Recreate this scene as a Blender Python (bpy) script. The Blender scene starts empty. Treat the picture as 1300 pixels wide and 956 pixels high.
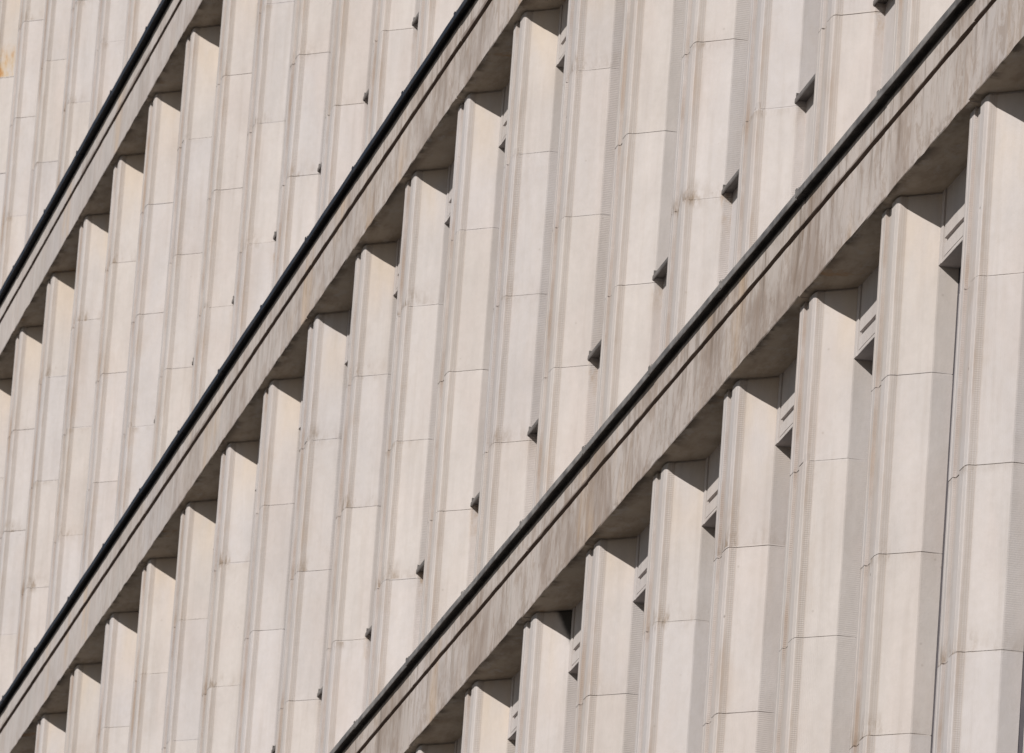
import bpy, bmesh, math, random
from mathutils import Vector, Matrix

# ------------------------------------------------------------------ basics
U = 1.6                       # one bay of the facade in metres
HS = 2.3456                   # storey height in bays
Z0 = 13.6                     # height of the lowest visible soffit above the ground (m)
JZ = 0.507                    # height of one stone block in bays
scene = bpy.context.scene
C = bpy.data.collections.new("Facade")
scene.collection.children.link(C)


def link(name, bm, mats, parent=None, loc=(0, 0, 0)):
    me = bpy.data.meshes.new(name)
    bmesh.ops.recalc_face_normals(bm, faces=bm.faces)
    bm.to_mesh(me)
    bm.free()
    for m in (mats if isinstance(mats, (list, tuple)) else [mats]):
        me.materials.append(m)
    o = bpy.data.objects.new(name, me)
    C.objects.link(o)
    o.location = loc
    o.parent = parent
    return o


def dup(o, parent, loc):
    c = o.copy()
    C.objects.link(c)
    c.parent = parent
    c.location = loc
    return c


def box(bm, x0, x1, y0, y1, z0, z1, bevel=0.0, mi=0):
    v = [bm.verts.new((x * U, y * U, z * U)) for z in (z0, z1) for (x, y) in ((x0, y0), (x1, y0), (x1, y1), (x0, y1))]
    fs = [bm.faces.new([v[i] for i in f]) for f in ((0, 1, 2, 3), (4, 5, 6, 7), (0, 1, 5, 4), (1, 2, 6, 5), (2, 3, 7, 6), (3, 0, 4, 7))]
    for f in fs:
        f.material_index = mi
    if bevel:
        es = list({e for f in fs for e in f.edges})
        bmesh.ops.bevel(bm, geom=es, offset=bevel * U, segments=2, affect='EDGES', profile=0.6)


def loft(bm, rings, close=True):
    """rings: equal-length lists of (x,y,z) in bays, skinned in order and capped."""
    vs = [[bm.verts.new((p[0] * U, p[1] * U, p[2] * U)) for p in r] for r in rings]
    n = len(vs[0])
    for a, b in zip(vs, vs[1:]):
        for i in range(n):
            j = (i + 1) % n
            bm.faces.new((a[i], a[j], b[j], b[i]))
    if close:
        bm.faces.new(vs[0])
        bm.faces.new(list(reversed(vs[-1])))


# ------------------------------------------------------------------ node helpers
class NT:
    def __init__(self, mat):
        mat.use_nodes = True
        self.t = mat.node_tree
        self.t.nodes.clear()
        self.out = self.n('ShaderNodeOutputMaterial')
        self.b = self.n('ShaderNodeBsdfPrincipled')
        self.t.links.new(self.b.outputs[0], self.out.inputs[0])

    def n(self, typ, **kw):
        nd = self.t.nodes.new(typ)
        for k, v in kw.items():
            setattr(nd, k, v)
        return nd

    def l(self, a, b):
        self.t.links.new(a, b)

    def val(self, sock, v):
        if isinstance(v, (int, float)):
            sock.default_value = v
        elif isinstance(v, tuple):
            sock.default_value = v
        else:
            self.l(v, sock)

    def math(self, op, a, b=0.0, c=None, clamp=False):
        nd = self.n('ShaderNodeMath', operation=op, use_clamp=clamp)
        self.val(nd.inputs[0], a)
        self.val(nd.inputs[1], b)
        if c is not None:
            self.val(nd.inputs[2], c)
        return nd.outputs[0]

    def scale(self, vec, s):
        nd = self.n('ShaderNodeVectorMath', operation='MULTIPLY')
        self.l(vec, nd.inputs[0])
        nd.inputs[1].default_value = s
        return nd.outputs[0]

    def add(self, vec, v2):
        nd = self.n('ShaderNodeVectorMath', operation='ADD')
        self.l(vec, nd.inputs[0])
        self.val(nd.inputs[1], v2)
        return nd.outputs[0]

    def noise(self, vec, scale, detail=4.0, rough=0.55, dist=0.0):
        nd = self.n('ShaderNodeTexNoise')
        self.l(vec, nd.inputs['Vector'])
        nd.inputs['Scale'].default_value = scale
        nd.inputs['Detail'].default_value = detail
        nd.inputs['Roughness'].default_value = rough
        nd.inputs['Distortion'].default_value = dist
        return nd.outputs[0]

    def ramp(self, fac, a, b, lo=0.0, hi=1.0, smooth=True):
        nd = self.n('ShaderNodeMapRange', interpolation_type='SMOOTHSTEP' if smooth else 'LINEAR')
        self.val(nd.inputs[0], fac)
        nd.inputs[1].default_value = a
        nd.inputs[2].default_value = b
        nd.inputs[3].default_value = lo
        nd.inputs[4].default_value = hi
        return nd.outputs[0]

    def mix(self, fac, a, b):
        nd = self.n('ShaderNodeMix', data_type='RGBA')
        self.val(nd.inputs[0], fac)
        self.val(nd.inputs[6], a)
        self.val(nd.inputs[7], b)
        return nd.outputs[2]

    def sep(self, vec):
        nd = self.n('ShaderNodeSeparateXYZ')
        self.l(vec, nd.inputs[0])
        return nd.outputs


def rgb(r, g, b):
    return (r, g, b, 1.0)


STONE = rgb(0.530, 0.486, 0.478)
STONE_COOL = rgb(0.522, 0.484, 0.485)
STONE_WARM = rgb(0.545, 0.490, 0.460)


def stone_mat(name, kind='pier', rust=False, spall=False):
    m = bpy.data.materials.new(name)
    t = NT(m)
    geo = t.n('ShaderNodeNewGeometry')
    pos = geo.outputs['Position']
    tc = t.n('ShaderNodeTexCoord')
    obj = tc.outputs['Object']
    info = t.n('ShaderNodeObjectInfo')
    rnd = info.outputs['Random']
    lx, ly, lz = t.sep(obj)
    nx, ny, nz = t.sep(geo.outputs['True Normal'])
    ax = t.math('ABSOLUTE', nx)

    # tone of each cast block: white noise on (object, block index)
    blk = t.math('FLOOR', t.math('DIVIDE', lz, JZ * U))
    if kind == 'cornice':
        blk = t.math('FLOOR', t.math('DIVIDE', t.math('ADD', lx, 0.09 * U), U))
    cb = t.n('ShaderNodeCombineXYZ')
    t.l(t.math('MULTIPLY', rnd, 91.7), cb.inputs[0])
    t.l(blk, cb.inputs[1])
    wn = t.n('ShaderNodeTexWhiteNoise', noise_dimensions='3D')
    t.l(cb.outputs[0], wn.inputs['Vector'])
    w1, w2, w3 = t.sep(wn.outputs['Color'])
    col = t.mix(w1, STONE_COOL, STONE_WARM)
    col = t.mix(0.30, col, STONE)
    # soft cloudy mottling, stretched downwards
    big = t.noise(t.scale(pos, (1.0, 1.0, 0.42)), 2.6, 4, 0.6, 0.4)
    col = t.mix(t.ramp(big, 0.40, 0.72, 0.0, 0.55), col, rgb(0.520, 0.450, 0.425))
    fine = t.noise(pos, 26.0, 5, 0.65)
    col = t.mix(t.ramp(fine, 0.3, 0.75, 0.0, 0.22), col, rgb(0.43, 0.385, 0.35))
    # vertical run-off streaks
    st = t.noise(t.scale(pos, (1.0, 1.0, 0.055)), 17.0, 4, 0.6)
    st_amt = 0.16 if kind == 'pier' else 0.15
    col = t.mix(t.ramp(st, 0.50, 0.72, 0.0, st_amt), col, rgb(0.33, 0.275, 0.235))
    bright = t.math('MULTIPLY_ADD', w2, 0.050, 0.770 if kind == 'pier' else 0.80)
    v1 = t.noise(t.add(t.scale(pos, (1.0, 1.0, 0.10)), (4.0, 6.0, 2.0)), 8.0, 5, 0.65)
    v2_ = t.noise(t.add(t.scale(pos, (1.0, 1.0, 0.6)), (9.0, 1.0, 7.0)), 5.0, 6, 0.7, 0.3)
    bright = t.math('ADD', bright, t.math('ADD', t.math('MULTIPLY', t.math('SUBTRACT', v1, 0.5), 0.20), t.math('MULTIPLY', t.math('SUBTRACT', v2_, 0.5), 0.20)))
    # pits / specks
    vo = t.n('ShaderNodeTexVoronoi', feature='DISTANCE_TO_EDGE' if False else 'F1')
    t.l(pos, vo.inputs['Vector'])
    vo.inputs['Scale'].default_value = 4.2
    vcx, vcy, vcz = t.sep(vo.outputs['Color'])
    speck = t.math('MULTIPLY', t.ramp(vo.outputs['Distance'], 0.02, 0.045, 1.0, 0.0), t.math('GREATER_THAN', vcx, 0.80))
    col = t.mix(t.math('MULTIPLY', speck, 0.55), col, rgb(0.20, 0.165, 0.14))

    if kind == 'pier':
        # grime collecting above and below each joint, on the fluted strip mostly
        fr = t.math('FRACT', t.math('DIVIDE', lz, JZ * U))
        near_b = t.ramp(fr, 0.0, 0.17, 1.0, 0.0)
        near_t = t.ramp(fr, 0.93, 1.0, 0.0, 0.7)
        near = t.math('MAXIMUM', near_b, near_t)
        g = t.noise(t.scale(pos, (2.0, 2.0, 0.8)), 7.5, 5, 0.7)
        g2 = t.ramp(g, 0.44, 0.66)
        sel = t.ramp(w3, 0.45, 0.75)
        strip = t.ramp(t.math('ABSOLUTE', t.math('SUBTRACT', ly, 0.012 * U)), 0.008 * U, 0.040 * U, 1.0, 0.30)
        gf = t.math('MULTIPLY', t.math('MULTIPLY', near, g2), t.math('MULTIPLY', sel, strip))
        col = t.mix(t.math('MULTIPLY', gf, 0.95), col, rgb(0.25, 0.185, 0.135))
        ln = t.math('MAXIMUM', t.ramp(t.math('ABSOLUTE', t.math('SUBTRACT', lx, 0.0034 * U)), 0.0, 0.0032 * U, 1.0, 0.0),
                    t.math('MAXIMUM', t.ramp(t.math('ABSOLUTE', t.math('ADD', lx, 0.0712 * U)), 0.0, 0.0030 * U, 1.0, 0.0),
                           t.math('MAXIMUM', t.ramp(t.math('ABSOLUTE', t.math('ADD', lx, 0.0190 * U)), 0.0, 0.0025 * U, 1.0, 0.0),
                                  t.ramp(t.math('ABSOLUTE', t.math('ADD', lx, 0.1338 * U)), 0.0, 0.0030 * U, 1.0, 0.0))))
        lnn = t.noise(t.add(t.scale(pos, (1.0, 1.0, 0.5)), (2.0, 5.0, 3.0)), 3.0, 4, 0.65)
        col = t.mix(t.math('MULTIPLY', ln, t.ramp(lnn, 0.38, 0.68, 0.10, 0.60)), col, rgb(0.27, 0.19, 0.145))
        # broad brown wash on some blocks, strongest beside the front arris
        bw = t.math('MULTIPLY', t.ramp(lnn, 0.50, 0.72), t.ramp(ly, 0.0, 0.055 * U, 1.0, 0.25))
        col = t.mix(t.math('MULTIPLY', bw, 0.40), col, rgb(0.42, 0.32, 0.25))
        # pores and small scars
        v2 = t.n('ShaderNodeTexVoronoi', feature='F1')
        t.l(pos, v2.inputs['Vector'])
        v2.inputs['Scale'].default_value = 13.0
        v2c = t.sep(v2.outputs['Color'])
        sp2 = t.math('MULTIPLY', t.ramp(v2.outputs['Distance'], 0.04, 0.11, 1.0, 0.0), t.math('GREATER_THAN', v2c[0], 0.86))
        col = t.mix(t.math('MULTIPLY', sp2, 0.32), col, rgb(0.28, 0.235, 0.20))
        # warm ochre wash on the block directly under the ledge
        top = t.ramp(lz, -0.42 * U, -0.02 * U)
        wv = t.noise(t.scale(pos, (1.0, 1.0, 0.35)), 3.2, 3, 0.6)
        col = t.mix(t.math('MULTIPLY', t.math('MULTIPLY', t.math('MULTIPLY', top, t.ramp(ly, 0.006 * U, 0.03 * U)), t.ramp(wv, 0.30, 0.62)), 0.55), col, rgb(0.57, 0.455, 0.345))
        zw = t.sep(pos)[2]
        sg = t.math('MULTIPLY', t.math('GREATER_THAN', zw, Z0 + 0.1), t.math('MULTIPLY', t.math('MULTIPLY', t.ramp(lz, -1.66 * U, -1.53 * U), t.ramp(lz, -1.50 * U, -1.49 * U, 1.0, 0.0)), t.ramp(ly, 0.085 * U, 0.105 * U)))
        col = t.mix(t.math('MULTIPLY', t.math('MULTIPLY', sg, t.ramp(g, 0.42, 0.62)), t.ramp(rnd, 0.2, 0.9, 0.1, 0.7)), col, rgb(0.38, 0.275, 0.19))
        # narrow flutes cut down the strip beside the front arris, their shade painted in
        fs = t.math('MULTIPLY', t.ramp(ly, 0.001 * U, 0.003 * U), t.ramp(ly, 0.019 * U, 0.026 * U, 1.0, 0.0))
        fw = t.math('SINE', t.math('MULTIPLY', ly, 2 * math.pi / (0.0062 * U)))
        fm = t.math('MULTIPLY', fs, t.ramp(fw, -0.6, 1.0, 0.18, 0.42))
        col = t.mix(fm, col, rgb(0.36, 0.295, 0.245))
    if kind == 'cornice':
        # sooty vertical stains and green-brown blotches on the fascia
        s1 = t.noise(t.scale(pos, (1.0, 1.0, 0.22)), 4.6, 6, 0.72, 1.2)
        s2 = t.noise(t.scale(pos, (1.0, 1.0, 0.5)), 1.5, 3, 0.5)
        gate = t.ramp(lx, -21.0 * U, -5.0 * U, 0.22, 1.0)
        f1 = t.math('MULTIPLY', t.math('MULTIPLY', t.ramp(s1, 0.48, 0.70), t.ramp(s2, 0.40, 0.62)), gate)
        fr_ = t.ramp(nz, -0.4, -0.1)
        col = t.mix(t.math('MULTIPLY', f1, 0.92), col, rgb(0.185, 0.135, 0.105))
        s3 = t.noise(t.add(t.scale(pos, (1.0, 1.0, 0.55)), (3.0, 7.0, 1.0)), 9.0, 6, 0.75, 0.8)
        col = t.mix(t.math('MULTIPLY', t.math('MULTIPLY', t.ramp(s3, 0.47, 0.60), gate), 0.55), col, rgb(0.27, 0.205, 0.165))
        s4 = t.noise(t.add(t.scale(pos, (1.0, 1.0, 0.10)), (8.0, 2.0, 4.0)), 13.0, 4, 0.6)
        col = t.mix(t.math('MULTIPLY', t.ramp(s4, 0.55, 0.68), 0.5), col, rgb(0.56, 0.53, 0.52))
        col = t.mix(t.math('MULTIPLY', gate, 0.26), col, rgb(0.40, 0.31, 0.25))
        # runs that start under the groove and thin out downwards
        s6 = t.noise(t.add(t.scale(pos, (1.0, 1.0, 0.8)), (12.0, 1.0, 6.0)), 1.15, 5, 0.68, 0.5)
        col = t.mix(t.math('MULTIPLY', t.math('MULTIPLY', t.ramp(s6, 0.46, 0.64), gate), 0.62), col, rgb(0.245, 0.185, 0.15))
        s5 = t.noise(t.add(t.scale(pos, (1.0, 1.0, 0.03)), (1.0, 4.0, 9.0)), 11.0, 4, 0.65)
        run = t.math('MULTIPLY', t.ramp(lz, 0.03 * U, 0.20 * U), t.ramp(s5, 0.54, 0.66))
        col = t.mix(t.math('MULTIPLY', t.math('MULTIPLY', run, gate), 0.55), col, rgb(0.19, 0.145, 0.115))
        o1 = t.noise(t.add(t.scale(pos, (1.0, 1.0, 0.4)), (17.0, 3.0, 5.0)), 1.8, 4, 0.6)
        col = t.mix(t.ramp(o1, 0.56, 0.74, 0.0, 0.42), col, rgb(0.53, 0.36, 0.215))
        # underside: browner tone, damp dark patches along the drip edge
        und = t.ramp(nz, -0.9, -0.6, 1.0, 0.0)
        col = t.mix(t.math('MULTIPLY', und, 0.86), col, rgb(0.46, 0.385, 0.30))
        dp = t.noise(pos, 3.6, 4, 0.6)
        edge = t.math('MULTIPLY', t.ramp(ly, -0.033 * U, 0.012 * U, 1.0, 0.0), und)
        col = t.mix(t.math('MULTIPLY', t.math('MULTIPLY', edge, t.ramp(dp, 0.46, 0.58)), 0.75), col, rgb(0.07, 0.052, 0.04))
        sv = t.noise(t.add(t.scale(pos, (1.0, 3.0, 1.0)), (6.0, 2.0, 8.0)), 2.4, 5, 0.7)
        col = t.mix(t.math('MULTIPLY', und, t.ramp(sv, 0.40, 0.68, 0.0, 0.55)), col, rgb(0.22, 0.165, 0.12))
        sw = t.noise(t.add(t.scale(pos, (1.0, 2.0, 1.0)), (16.0, 12.0, 8.0)), 6.0, 4, 0.7)
        col = t.mix(t.math('MULTIPLY', und, t.ramp(sw, 0.52, 0.70, 0.0, 0.5)), col, rgb(0.50, 0.46, 0.42))
        rs = t.noise(t.add(pos, (5.0, 9.0, 2.0)), 2.1, 5, 0.7)
        col = t.mix(t.math('MULTIPLY', t.math('MULTIPLY', und, t.ramp(rs, 0.60, 0.70)), 0.6), col, rgb(0.36, 0.19, 0.075))
        # lichen crust along the lower edge of the fascia
        ed2 = t.math('MULTIPLY', t.ramp(lz, 0.0, 0.055 * U, 1.0, 0.0), t.ramp(ny, -0.9, -0.5, 1.0, 0.0))
        cr = t.noise(t.scale(pos, (1.0, 1.0, 1.8)), 11.0, 5, 0.7)
        col = t.mix(t.math('MULTIPLY', t.math('MULTIPLY', ed2, t.ramp(cr, 0.50, 0.62)), t.math('MULTIPLY', gate, 0.6)), col, rgb(0.24, 0.19, 0.16))
        # shade of the recessed groove and the throat under the coping, painted dark
        gz = t.math('MULTIPLY', t.math('MULTIPLY', t.ramp(lz, 0.18 * U, 0.182 * U), t.ramp(lz, 0.2270 * U, 0.2285 * U, 1.0, 0.0)), t.ramp(ly, -0.0316 * U, -0.0300 * U))
        col = t.mix(t.math('MULTIPLY', gz, 0.8), col, rgb(0.17, 0.125, 0.105))
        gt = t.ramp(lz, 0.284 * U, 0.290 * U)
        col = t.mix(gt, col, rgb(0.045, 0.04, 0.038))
    if rust:
        # iron stain bleeding out above the first joint
        rz = t.math('MULTIPLY', t.ramp(lz, -0.5065 * U, -0.5055 * U), t.ramp(lz, -0.47 * U, -0.30 * U, 1.0, 0.0))
        rn = t.noise(t.scale(pos, (2.0, 2.0, 0.8)), 4.0, 4, 0.7)
        col = t.mix(t.math('MULTIPLY', rz, t.ramp(rn, 0.40, 0.60, 0.05, 0.80)), col, rgb(0.50, 0.36, 0.21))
        col = t.mix(t.math('MULTIPLY', rz, t.ramp(rn, 0.54, 0.64, 0.0, 0.9)), col, rgb(0.44, 0.22, 0.08))
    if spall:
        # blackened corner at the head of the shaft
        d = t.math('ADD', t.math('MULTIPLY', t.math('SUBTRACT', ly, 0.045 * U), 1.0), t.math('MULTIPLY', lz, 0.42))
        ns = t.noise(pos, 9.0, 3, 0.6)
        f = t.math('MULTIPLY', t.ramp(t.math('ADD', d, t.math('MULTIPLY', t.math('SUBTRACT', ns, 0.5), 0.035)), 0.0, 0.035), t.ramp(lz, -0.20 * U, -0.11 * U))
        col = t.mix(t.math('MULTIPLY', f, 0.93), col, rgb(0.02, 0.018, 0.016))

    hsv = t.n('ShaderNodeHueSaturation')
    t.l(col, hsv.inputs['Color'])
    t.l(bright, hsv.inputs['Value'])
    t.l(hsv.outputs[0], t.b.inputs['Base Color'])
    t.b.inputs['Roughness'].default_value = 0.88
    t.b.inputs['Specular IOR Level'].default_value = 0.25
    # relief: combed tooling + grain
    grain = t.noise(pos, 95.0, 3, 0.6)
    hgt = t.math('MULTIPLY', grain, 0.5)
    if kind == 'pier':
        s = t.math('ADD', t.math('MULTIPLY', lx, 0.62), t.math('MULTIPLY', ly, 0.785))
        vr = t.math('SINE', t.math('MULTIPLY', s, 2 * math.pi / (0.0056 * U)))
        hr = t.math('SINE', t.math('MULTIPLY', t.math('ADD', lz, t.math('MULTIPLY', t.noise(pos, 6.0, 2), 0.006)), 2 * math.pi / (0.0060 * U)))
        rev = t.ramp(ax, 0.93, 0.97)
        rid = t.math('ADD', t.math('MULTIPLY', hr, rev), t.math('MULTIPLY', vr, t.math('SUBTRACT', 1.0, rev)))
        amp = t.ramp(t.noise(t.scale(pos, (1, 1, 0.3)), 1.3, 2), 0.42, 0.62, 0.0, 1.0)
        hgt = t.math('ADD', hgt, t.math('MULTIPLY', t.math('MULTIPLY', rid, amp), 0.30))
    und_n = t.noise(t.scale(pos, (1, 1, 0.6)), 7.0, 3, 0.5)
    hgt = t.math('ADD', hgt, t.math('MULTIPLY', und_n, 2.2))
    hgt = t.math('SUBTRACT', hgt, t.math('MULTIPLY', speck, 1.6))
    bp = t.n('ShaderNodeBump')
    bp.inputs['Strength'].default_value = 0.55
    bp.inputs['Distance'].default_value = 0.0022
    t.l(hgt, bp.inputs['Height'])
    t.l(bp.outputs[0], t.b.inputs['Normal'])
    return m


def metal_mat(name, c1, c2, rough, metallic, spec=0.5, streak=0.5):
    m = bpy.data.materials.new(name)
    t = NT(m)
    geo = t.n('ShaderNodeNewGeometry')
    pos = geo.outputs['Position']
    n1 = t.noise(pos, 3.0, 5, 0.65)
    n2 = t.noise(t.scale(pos, (0.35, 1, 1)), 22.0, 4, 0.6)
    f = t.math('ADD', t.math('MULTIPLY', n1, 1 - streak), t.math('MULTIPLY', n2, streak))
    col = t.mix(t.ramp(f, 0.36, 0.64), c1, c2)
    t.l(col, t.b.inputs['Base Color'])
    t.b.inputs['Metallic'].default_value = metallic
    t.val(t.b.inputs['Roughness'], t.ramp(n1, 0.3, 0.7, rough - 0.06, rough + 0.1))
    t.b.inputs['Specular IOR Level'].default_value = spec
    bp = t.n('ShaderNodeBump')
    bp.inputs['Strength'].default_value = 0.35
    bp.inputs['Distance'].default_value = 0.003
    t.l(t.noise(t.scale(pos, (0.6, 1, 1)), 9.0, 3), bp.inputs['Height'])
    t.l(bp.outputs[0], t.b.inputs['Normal'])
    return m


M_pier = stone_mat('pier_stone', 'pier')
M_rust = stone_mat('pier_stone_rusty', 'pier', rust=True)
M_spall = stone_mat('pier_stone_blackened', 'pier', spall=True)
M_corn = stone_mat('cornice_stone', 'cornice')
M_panel = stone_mat('panel_stone', 'panel')
M_cope_grey = metal_mat('weathered_grey_sheet', rgb(0.11, 0.098, 0.092), rgb(0.26, 0.24, 0.23), 0.55, 0.25, 0.4)
M_cope_dark = metal_mat('dark_painted_sheet', rgb(0.010, 0.011, 0.017), rgb(0.030, 0.031, 0.038), 0.5, 0.0, 0.3)
M_sill = metal_mat('sill_sheet', rgb(0.08, 0.07, 0.066), rgb(0.17, 0.155, 0.148), 0.55, 0.25, 0.4)
M_frame = metal_mat('window_frame_paint', rgb(0.05, 0.045, 0.055), rgb(0.07, 0.062, 0.072), 0.5, 0.0, 0.5)
M_glass = metal_mat('window_glass', rgb(0.018, 0.022, 0.030), rgb(0.028, 0.032, 0.040), 0.08, 0.0, 0.8)
M_core = stone_mat('core_masonry', 'panel')

# ------------------------------------------------------------------ building root
root = bpy.data.objects.new('office_building', None)
C.objects.link(root)
root.location = (0, 0.2 * U, 0)
root['label'] = 'pale stone office building with vertical piers, ledges and dark metal copings'
root['category'] = 'building'
OFF = Vector((0, -0.2 * U, Z0))      # converts facade coordinates into the root's space


def at(x, y, z):
    return OFF + Vector((x * U, y * U, z * U))


# ------------------------------------------------------------------ pier
# plan of one pier, right arris of its front at (0,0), outward is -y
RIGHT = [(0.0800, 0.158), (0.0800, 0.104), (0.0792, 0.1000), (0.0775, 0.0978), (0.0430, 0.0600), (0.0145, 0.0262),
         (0.0108, 0.0215), (0.0082, 0.0205), (0.0074, 0.0170), (0.0066, 0.0130), (0.0058, 0.0090), (0.0050, 0.0055),
         (0.0042, 0.0025), (0.0030, 0.0008), (0.0006, 0.0002), (-0.0010, -0.0018), (-0.0150, -0.0046), (-0.0170, -0.0050),
         (-0.0190, -0.0022), (-0.0215, -0.0052), (-0.0690, -0.0052), (-0.0705, -0.0040), (-0.0712, 0.0030)]
LEFT = [(-0.1330, 0.0030), (-0.1338, -0.0052), (-0.1355, -0.0064), (-0.1600, -0.0064), (-0.1635, -0.0046), (-0.1655, -0.0064),
        (-0.1835, -0.0062), (-0.1850, -0.0046), (-0.1890, 0.0050), (-0.1970, 0.0205), (-0.2625, 0.0978), (-0.2648, 0.104), (-0.2648, 0.158)]
PLAN = RIGHT + LEFT


def inset(plan, d):
    out = []
    n = len(plan)
    for i, (x, y) in enumerate(plan):
        x0, y0 = plan[i - 1]
        x1, y1 = plan[(i + 1) % n]
        tx, ty = x1 - x0, y1 - y0
        L = math.hypot(tx, ty)
        nx_, ny_ = -ty / L, tx / L
        cx, cy = -0.0925, 0.10
        if (cx - x) * nx_ + (cy - y) * ny_ < 0:
            nx_, ny_ = -nx_, -ny_
        out.append((x + nx_ * d, y + ny_ * d))
    return out


PIN = inset(PLAN, 0.0034)
ZBOT = -HS + 0.318


def pier_bm(seed, offs=0.0006, gapk=1.0):
    R = random.Random(seed)
    bm = bmesh.new()
    # levels: (z, kind, block)
    joints = [-JZ * k + R.uniform(-0.006, 0.006) for k in (1, 2, 3, 4)]
    joints = [j for j in joints if j > ZBOT + 0.012]
    bounds = [-0.0058] + joints + [ZBOT]
    rings = [[(x, y, 0.002) for x, y in inset(PLAN, 0.006)], [(x, y, -0.0055) for x, y in inset(PLAN, 0.006)]]
    n = len(PLAN)
    for k in range(len(bounds) - 1):
        zt, zb = bounds[k], bounds[k + 1]
        ox, oy = R.uniform(-offs, offs), R.uniform(-offs, offs)
        rot = R.uniform(-0.0025, 0.0025)
        g = R.choice((0.0004, 0.0007, 0.0010, 0.0016)) * gapk
        cnt = 24
        wob = [(R.uniform(0, 6.28), R.uniform(0, 6.28)) for _ in range(2)]
        for li in range(cnt + 1):
            z = zt + (zb - zt) * li / cnt
            if k > 0 and li == 0:
                z -= g
            if k < len(bounds) - 2 and li == cnt:
                z += g
            end = (li == 0 and k > 0) or (li == cnt and k < len(bounds) - 2)
            ring = []
            for i, (x, y) in enumerate(PLAN):
                px, py = (x + 0.09) * math.cos(rot) - (y - 0.08) * math.sin(rot) - 0.09, (x + 0.09) * math.sin(rot) + (y - 0.08) * math.cos(rot) + 0.08
                jx = 0.00012 * math.sin(z * 23 + wob[0][0] + i * 0.9)
                jy = 0.00012 * math.sin(z * 19 + wob[0][1] + i * 1.3)
                dz = R.uniform(-0.0003, 0.0003) if end else 0.0
                px += ox + jx + (R.uniform(-0.0004, 0.0004) if end else 0)
                py += oy + jy + (R.uniform(-0.0004, 0.0004) if end else 0)
                ring.append((px, py, z + dz))
            rings.append(ring)
        if R.random() < 0.30 and k < len(bounds) - 2:      # broken lower corner of this block
            dep = R.uniform(0.0015, 0.0040)
            for q, fall in ((-1, 1.0), (-2, 0.0)):
                for i in range(11, 19):
                    x_, y_, z_ = rings[q][i]
                    rings[q][i] = (x_ - dep * fall * 0.7, y_ + dep * fall * 0.6, z_)
        if k < len(bounds) - 2:
            zj = bounds[k + 1]
            rings.append([(x, y, zj + 0.0001) for x, y in PIN])
            rings.append([(x, y, zj - 0.0001) for x, y in PIN])
    loft(bm, rings)
    return bm


variants = []
for s in range(9):
    variants.append(pier_bm(100 + s))
pier_protos = []

# ------------------------------------------------------------------ spandrel, apron
XL, XR = 0.0775, 0.7360


def spandrel_bm(seed):
    R = random.Random(seed)
    bm = bmesh.new()
    rings = []
    # profile in (y,z): flat face, bold groove, fine groove, bottom lip, underside back to the window
    prof = [(0.150, 0.002), (0.1035, 0.002), (0.1035, -0.1430), (0.1110, -0.1445), (0.1110, -0.1590), (0.1030, -0.1605),
            (0.1030, -0.1965), (0.1065, -0.1975), (0.1065, -0.2005), (0.1015, -0.2015), (0.1015, -0.2095), (0.1035, -0.2110), (0.200, -0.2110), (0.200, 0.002)]
    xs = [0.1215] + [0.1215 + (0.692 - 0.1215) * k / 8 for k in range(1, 8)] + [0.692]
    for x in xs:
        rings.append([(x, y + R.uniform(-0.0004, 0.0004), z + R.uniform(-0.0005, 0.0005)) for y, z in prof])
    loft(bm, rings)
    # upright end strips with a shadow groove between strip and panel
    for a, b in ((XL + 0.001, 0.1090), (0.7045, XR - 0.001)):
        box(bm, a, b, 0.1005, 0.1570, -0.2108, 0.0018, 0.0010)
    for a, b in ((0.1085, 0.1222), (0.6915, 0.7050)):
        box(bm, a, b, 0.1150, 0.198, -0.2098, 0.0014)
    box(bm, XL + 0.002, XR - 0.002, 0.1018, 0.1575, -0.2112, -0.2016, 0.0008)
    return bm


def apron_bm(seed, dz=0.0):
    bm = bmesh.new()
    R = random.Random(seed)
    zt, zb = -1.500 + dz, ZBOT
    prof = [(XL, 0.190), (XL, 0.1290), (0.20, 0.1286), (0.40, 0.1290), (0.60, 0.1286), (XR, 0.1290), (XR, 0.190)]
    rings = [[(x, y + R.uniform(-0.0003, 0.0003), zt + (zb - zt) * k / 6) for x, y in prof] for k in range(7)]
    loft(bm, rings)
    return bm


# ------------------------------------------------------------------ window, glass, sill
def window_bm(dz=0.0):
    bm = bmesh.new()
    y0, y1 = 0.1590, 0.1880
    x0, x1, z0, z1 = 0.0600, 0.7540, -1.4965 + dz, -0.2120
    box(bm, x0, x0 + 0.055, y0, y1, z0, z1, 0.0015)
    box(bm, x1 - 0.055, x1, y0, y1, z0, z1, 0.0015)
    box(bm, x0 + 0.054, x1 - 0.054, y0 + 0.001, y1 - 0.001, z0, z0 + 0.045, 0.0015)
    box(bm, x0 + 0.054, x1 - 0.054, y0 + 0.001, y1 - 0.001, z1 - 0.045, z1, 0.0015)
    box(bm, 0.390, 0.425, y0 + 0.002, y1 - 0.002, z0 + 0.044, z1 - 0.044, 0.0015)
    return bm


def glass_bm(dz=0.0):
    bm = bmesh.new()
    for a, b in ((0.1135, 0.3905), (0.4245, 0.7005)):
        box(bm, a, b, 0.1765, 0.1800, -1.4525 + dz, -0.2560)
    return bm


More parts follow.
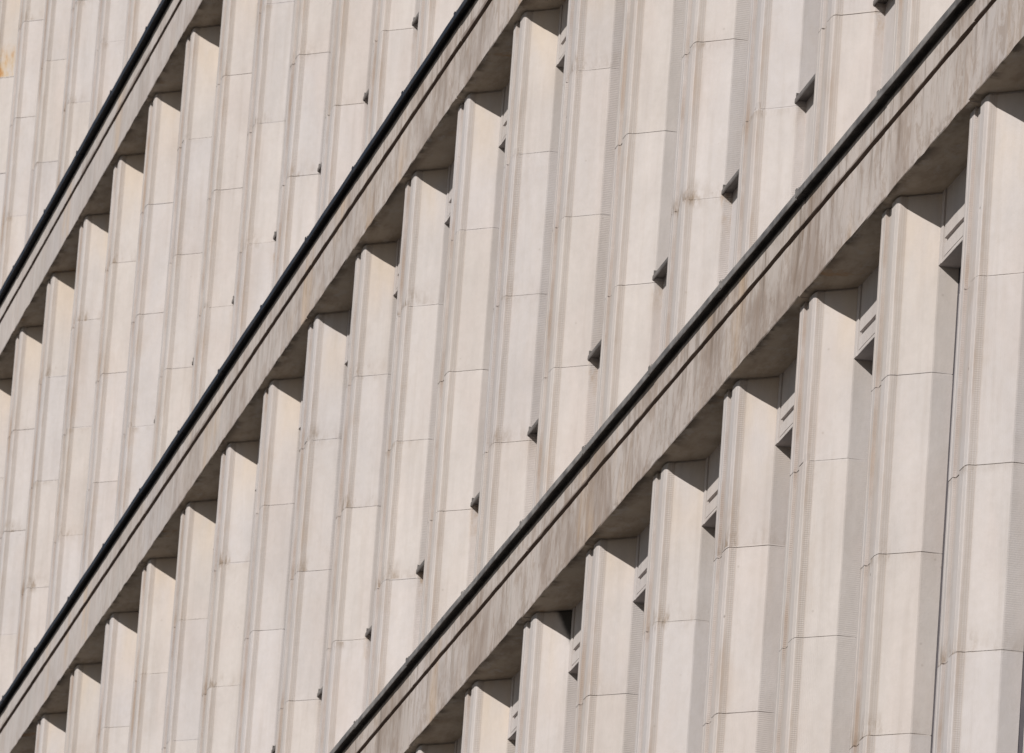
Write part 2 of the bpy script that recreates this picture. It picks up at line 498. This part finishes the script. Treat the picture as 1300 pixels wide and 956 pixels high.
def sill_bm():
    bm = bmesh.new()
    xa, xb = 0.0765, 0.7370
    prof = [(0.168, -1.4860), (0.100, -1.4905), (0.0955, -1.4920), (0.0940, -1.4960), (0.0935, -1.5065), (0.0950, -1.5095),
            (0.0975, -1.5090), (0.0985, -1.5015), (0.168, -1.4985)]
    loft(bm, [[(x, y, z) for y, z in prof] for x in (xa, xa + 0.2, xa + 0.45, xb)])
    # upturned end dams
    box(bm, xa + 0.0005, xa + 0.006, 0.0965, 0.160, -1.4950, -1.4770, 0.0010)
    box(bm, xb - 0.006, xb - 0.0005, 0.0965, 0.160, -1.4950, -1.4770, 0.0010)
    return bm


# ------------------------------------------------------------------ cornice and coping
def cornice_bm(xa, xb, seed, g0, g1):
    R = random.Random(seed)
    bm = bmesh.new()
    prof = [(0.195, 0.0), (0.060, 0.0), (-0.0250, 0.0), (-0.0315, 0.0006), (-0.0330, 0.0030), (-0.0330, 0.1000), (-0.0330, g0 - 0.002), (-0.0318, g0 - 0.0007),
            (-0.0170, g0), (-0.0170, g1 - 0.0018), (-0.0300, g1 - 0.0014), (-0.0315, g1), (-0.0318, 0.2700), (-0.0318, 0.2980), (-0.020, 0.3030), (0.195, 0.3130)]
    k0 = math.floor(xa)
    x = k0 - 0.09
    while x < xb:
        dy, dz = R.uniform(-0.0010, 0.0010), R.uniform(-0.0008, 0.0008)
        g = R.uniform(0.0010, 0.0020)
        rings = []
        n = 14
        for k in range(n + 1):
            xx = x + g + (1 - 2 * g) * k / n
            ring = []
            for i, (y, z) in enumerate(prof):
                a = 0.0012 if i in (2, 3, 4) else (0.0009 if 6 <= i <= 13 else 0.0003)
                if i in (0, 15):
                    a = 0
                q = R.random()
                chip = R.uniform(0.002, 0.004) if (i in (3, 4) and q < 0.06) else 0.0
                ring.append((xx, y + dy + R.uniform(-a, a) * 0.6 + chip, z + dz + R.uniform(-a, a) + chip * 0.6))
            rings.append(ring)
        loft(bm, rings)
        x += 1.0
    # dark bedding behind the open joints
    box(bm, k0 - 0.09 + 0.002, x - 0.002, -0.016, 0.190, 0.004, g0 - 0.001)
    return bm


def coping_bm(xa, xb, seed, d, zb, zt):
    yf = -0.0318 - d
    R = random.Random(seed)
    bm = bmesh.new()
    prof = [(0.185, 0.3420), (0.020, zt + 0.008), (yf + 0.0120, zt + 0.003), (yf + 0.0060, zt + 0.0015), (yf + 0.0025, zt - 0.0010), (yf + 0.0006, zt - 0.0045), (yf, zt - 0.0090), (yf, zb + 0.0030), (yf + 0.0008, zb + 0.0006),
            (yf + 0.0022, zb), (yf + 0.0034, zb + 0.0015), (yf + 0.0040, zb + 0.0080), (yf + 0.0080, 0.3145), (0.185, 0.3160)]
    x = math.floor(xa) - 0.11
    while x < xb:
        dz, dy, sl = R.uniform(-0.0016, 0.0016), R.uniform(-0.0008, 0.0008), R.uniform(-0.0012, 0.0012)
        rings = []
        for k in range(7):
            f = k / 6
            xx = x + 0.0015 + 0.997 * f
            b = 0.0006 * math.sin(f * 9 + x)
            rings.append([(xx, y + dy + b, z + dz + sl * (f - 0.5)) for y, z in prof])
        loft(bm, rings)
        # lapped seam clip
        box(bm, x - 0.011, x + 0.013, yf - 0.0008, yf + 0.0022, zb + 0.004 + dz, zt + 0.0030 + dz, 0.0030)
        box(bm, x - 0.003, x + 0.003, yf + 0.006, 0.120, zt - 0.006 + dz, zt + 0.0100 + dz, 0.0010)
        x += 1.0
    return bm


# ------------------------------------------------------------------ assemble
# storey s hangs below the ledge whose soffit is at z = s*HS
RANGES = {0: (-10, 2), 1: (-20, 2), 2: (-23, -5), 3: (-26, -12)}
rr = random.Random(7)

sp_protos = [spandrel_bm(300 + k) for k in range(3)]
DEEP = -0.40     # the lowest storey in view has deeper windows
first = {}


def place(key, name, builder, mat, parent, loc):
    if key not in first:
        o = link(name, builder() if callable(builder) else builder, mat, parent, loc)
        first[key] = o
        return o
    return dup(first[key], parent, loc)


for s, (ia, ib) in RANGES.items():
    z = s * HS
    for i in range(ia, ib + 1):
        loc = at(i, 0, z)
        if s == 3 and i == -22:
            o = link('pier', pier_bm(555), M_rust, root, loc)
            o['label'] = 'pier with an orange rust stain above its joint'
        elif s == 0 and i == -6:
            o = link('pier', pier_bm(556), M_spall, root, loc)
            o['label'] = 'pier with a blackened corner right under the ledge'
        else:
            v = rr.randrange(len(variants))
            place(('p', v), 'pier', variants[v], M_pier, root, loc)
        if i < ib:
            v = rr.randrange(3)
            place(('s', v), 'spandrel_panel', sp_protos[v], M_panel, root, loc)
            v = rr.randrange(3)
            dz = DEEP if s == 0 else 0.0
            place(('a', v, dz), 'apron_panel', lambda: apron_bm(320 + v, dz), M_panel, root, loc)
            w = place(('w', dz), 'window', lambda: window_bm(dz), M_frame, root, loc)
            place(('g', dz), 'glass', lambda: glass_bm(dz), M_glass, w, (0, 0, 0))
            place('sl', 'sill', sill_bm, M_sill, w, (0, rr.uniform(-0.0012, 0.0012) * U, (dz + rr.uniform(-0.001, 0.001)) * U))

GEO = {-1: (0.201, 0.2225, 0.0244, 0.293, 0.319), 0: (0.201, 0.2225, 0.0244, 0.293, 0.319), 1: (0.184, 0.214, 0.026, 0.292, 0.320),
       2: (0.183, 0.213, 0.029, 0.2904, 0.324), 3: (0.183, 0.213, 0.029, 0.2904, 0.324)}
LED = {-1: (-11, 4), 0: (-13, 4), 1: (-23, 4), 2: (-26, -2), 3: (-28, -9)}
for k, (xa, xb) in LED.items():
    g0, g1, d, zb, zt = GEO[k]
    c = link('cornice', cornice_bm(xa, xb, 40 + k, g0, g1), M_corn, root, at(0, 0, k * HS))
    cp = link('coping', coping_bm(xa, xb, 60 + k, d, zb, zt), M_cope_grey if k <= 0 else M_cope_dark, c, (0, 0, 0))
    if k == 0:
        cp['label'] = 'weathered grey sheet metal coping on the nearest ledge'
    if k in (1, 2):
        cp['label'] = 'blue black painted metal coping'

bm = bmesh.new()
ztop = 3 * HS + 0.32
zg = -Z0 / U
box(bm, -30, 5, 0.193, 8.0, zg, ztop)
link('rear_wall', bm, M_core, root, at(0, 0, 0))

# ------------------------------------------------------------------ ground
bm = bmesh.new()
S = 900.0
vs = [bm.verts.new((x, y, 0.0)) for x, y in ((-S, -S), (S, -S), (S, S), (-S, S))]
bm.faces.new(vs)
gm = bpy.data.materials.new('paving')
t = NT(gm)
geo = t.n('ShaderNodeNewGeometry')
gp = geo.outputs['Position']
t.l(t.mix(t.ramp(t.noise(gp, 0.8, 6, 0.6), 0.35, 0.7), rgb(0.07, 0.065, 0.06), rgb(0.11, 0.10, 0.09)), t.b.inputs['Base Color'])
t.b.inputs['Roughness'].default_value = 0.9
g = link('ground', bm, gm)
g['kind'] = 'structure'

# ------------------------------------------------------------------ light
EL, AZ = math.radians(30.0), math.radians(42.5)
sdir = Vector((math.sin(AZ) * math.cos(EL), -math.cos(AZ) * math.cos(EL), math.sin(EL)))
sun = bpy.data.lights.new('sun', 'SUN')
sun.energy = 5.0
sun.angle = math.radians(0.53)
sun.color = (1.0, 0.972, 0.920)
so = bpy.data.objects.new('sun', sun)
scene.collection.objects.link(so)
so.rotation_euler = sdir.to_track_quat('Z', 'Y').to_euler()
so.location = sdir * 60 + Vector((0, 0, Z0))

w = bpy.data.worlds.new("World")
scene.world = w
w.use_nodes = True
nt = w.node_tree
nt.nodes.clear()
o = nt.nodes.new('ShaderNodeOutputWorld')
b = nt.nodes.new('ShaderNodeBackground')
sk = nt.nodes.new('ShaderNodeTexSky')
sk.sky_type = 'NISHITA'
sk.sun_disc = False
sk.sun_elevation = EL
sk.sun_rotation = math.atan2(sdir.x, sdir.y)
sk.air_density = 1.0
sk.dust_density = 0.8
b.inputs['Strength'].default_value = 0.05
nt.links.new(sk.outputs[0], b.inputs[0])
nt.links.new(b.outputs[0], o.inputs[0])

# ------------------------------------------------------------------ camera
cam = bpy.data.cameras.new('camera')
co = bpy.data.objects.new('camera', cam)
scene.collection.objects.link(co)
scene.camera = co
yaw, pit, rol = 2.96400424624702 + math.radians(0), 0.27560165784810914, 0.07244
fw = Vector((math.cos(pit) * math.cos(yaw), math.cos(pit) * math.sin(yaw), math.sin(pit)))
r = fw.cross(Vector((0, 0, 1))).normalized()
u = r.cross(fw)
r2 = r * math.cos(rol) + u * math.sin(rol)
u2 = -r * math.sin(rol) + u * math.cos(rol)
pos = Vector((23.1204774 * U, -5.37297812 * U, -7.4748664 * U + Z0))
co.matrix_world = Matrix(((r2.x, u2.x, -fw.x, pos.x), (r2.y, u2.y, -fw.y, pos.y), (r2.z, u2.z, -fw.z, pos.z), (0, 0, 0, 1)))
cam.sensor_width = 36.0
cam.lens = 12000.0 / 1300.0 * 36.0
cam.shift_y = -45.0 / 1300.0
cam.dof.use_dof = True
cam.dof.focus_distance = 43.0
cam.dof.aperture_fstop = 25.0
cam.clip_start = 0.5
cam.clip_end = 3000.0

vsn = scene.view_settings
vsn.view_transform = 'Standard'
vsn.look = 'None'
vsn.exposure = 0.05
vsn.gamma = 1.0
vsn.use_curve_mapping = False
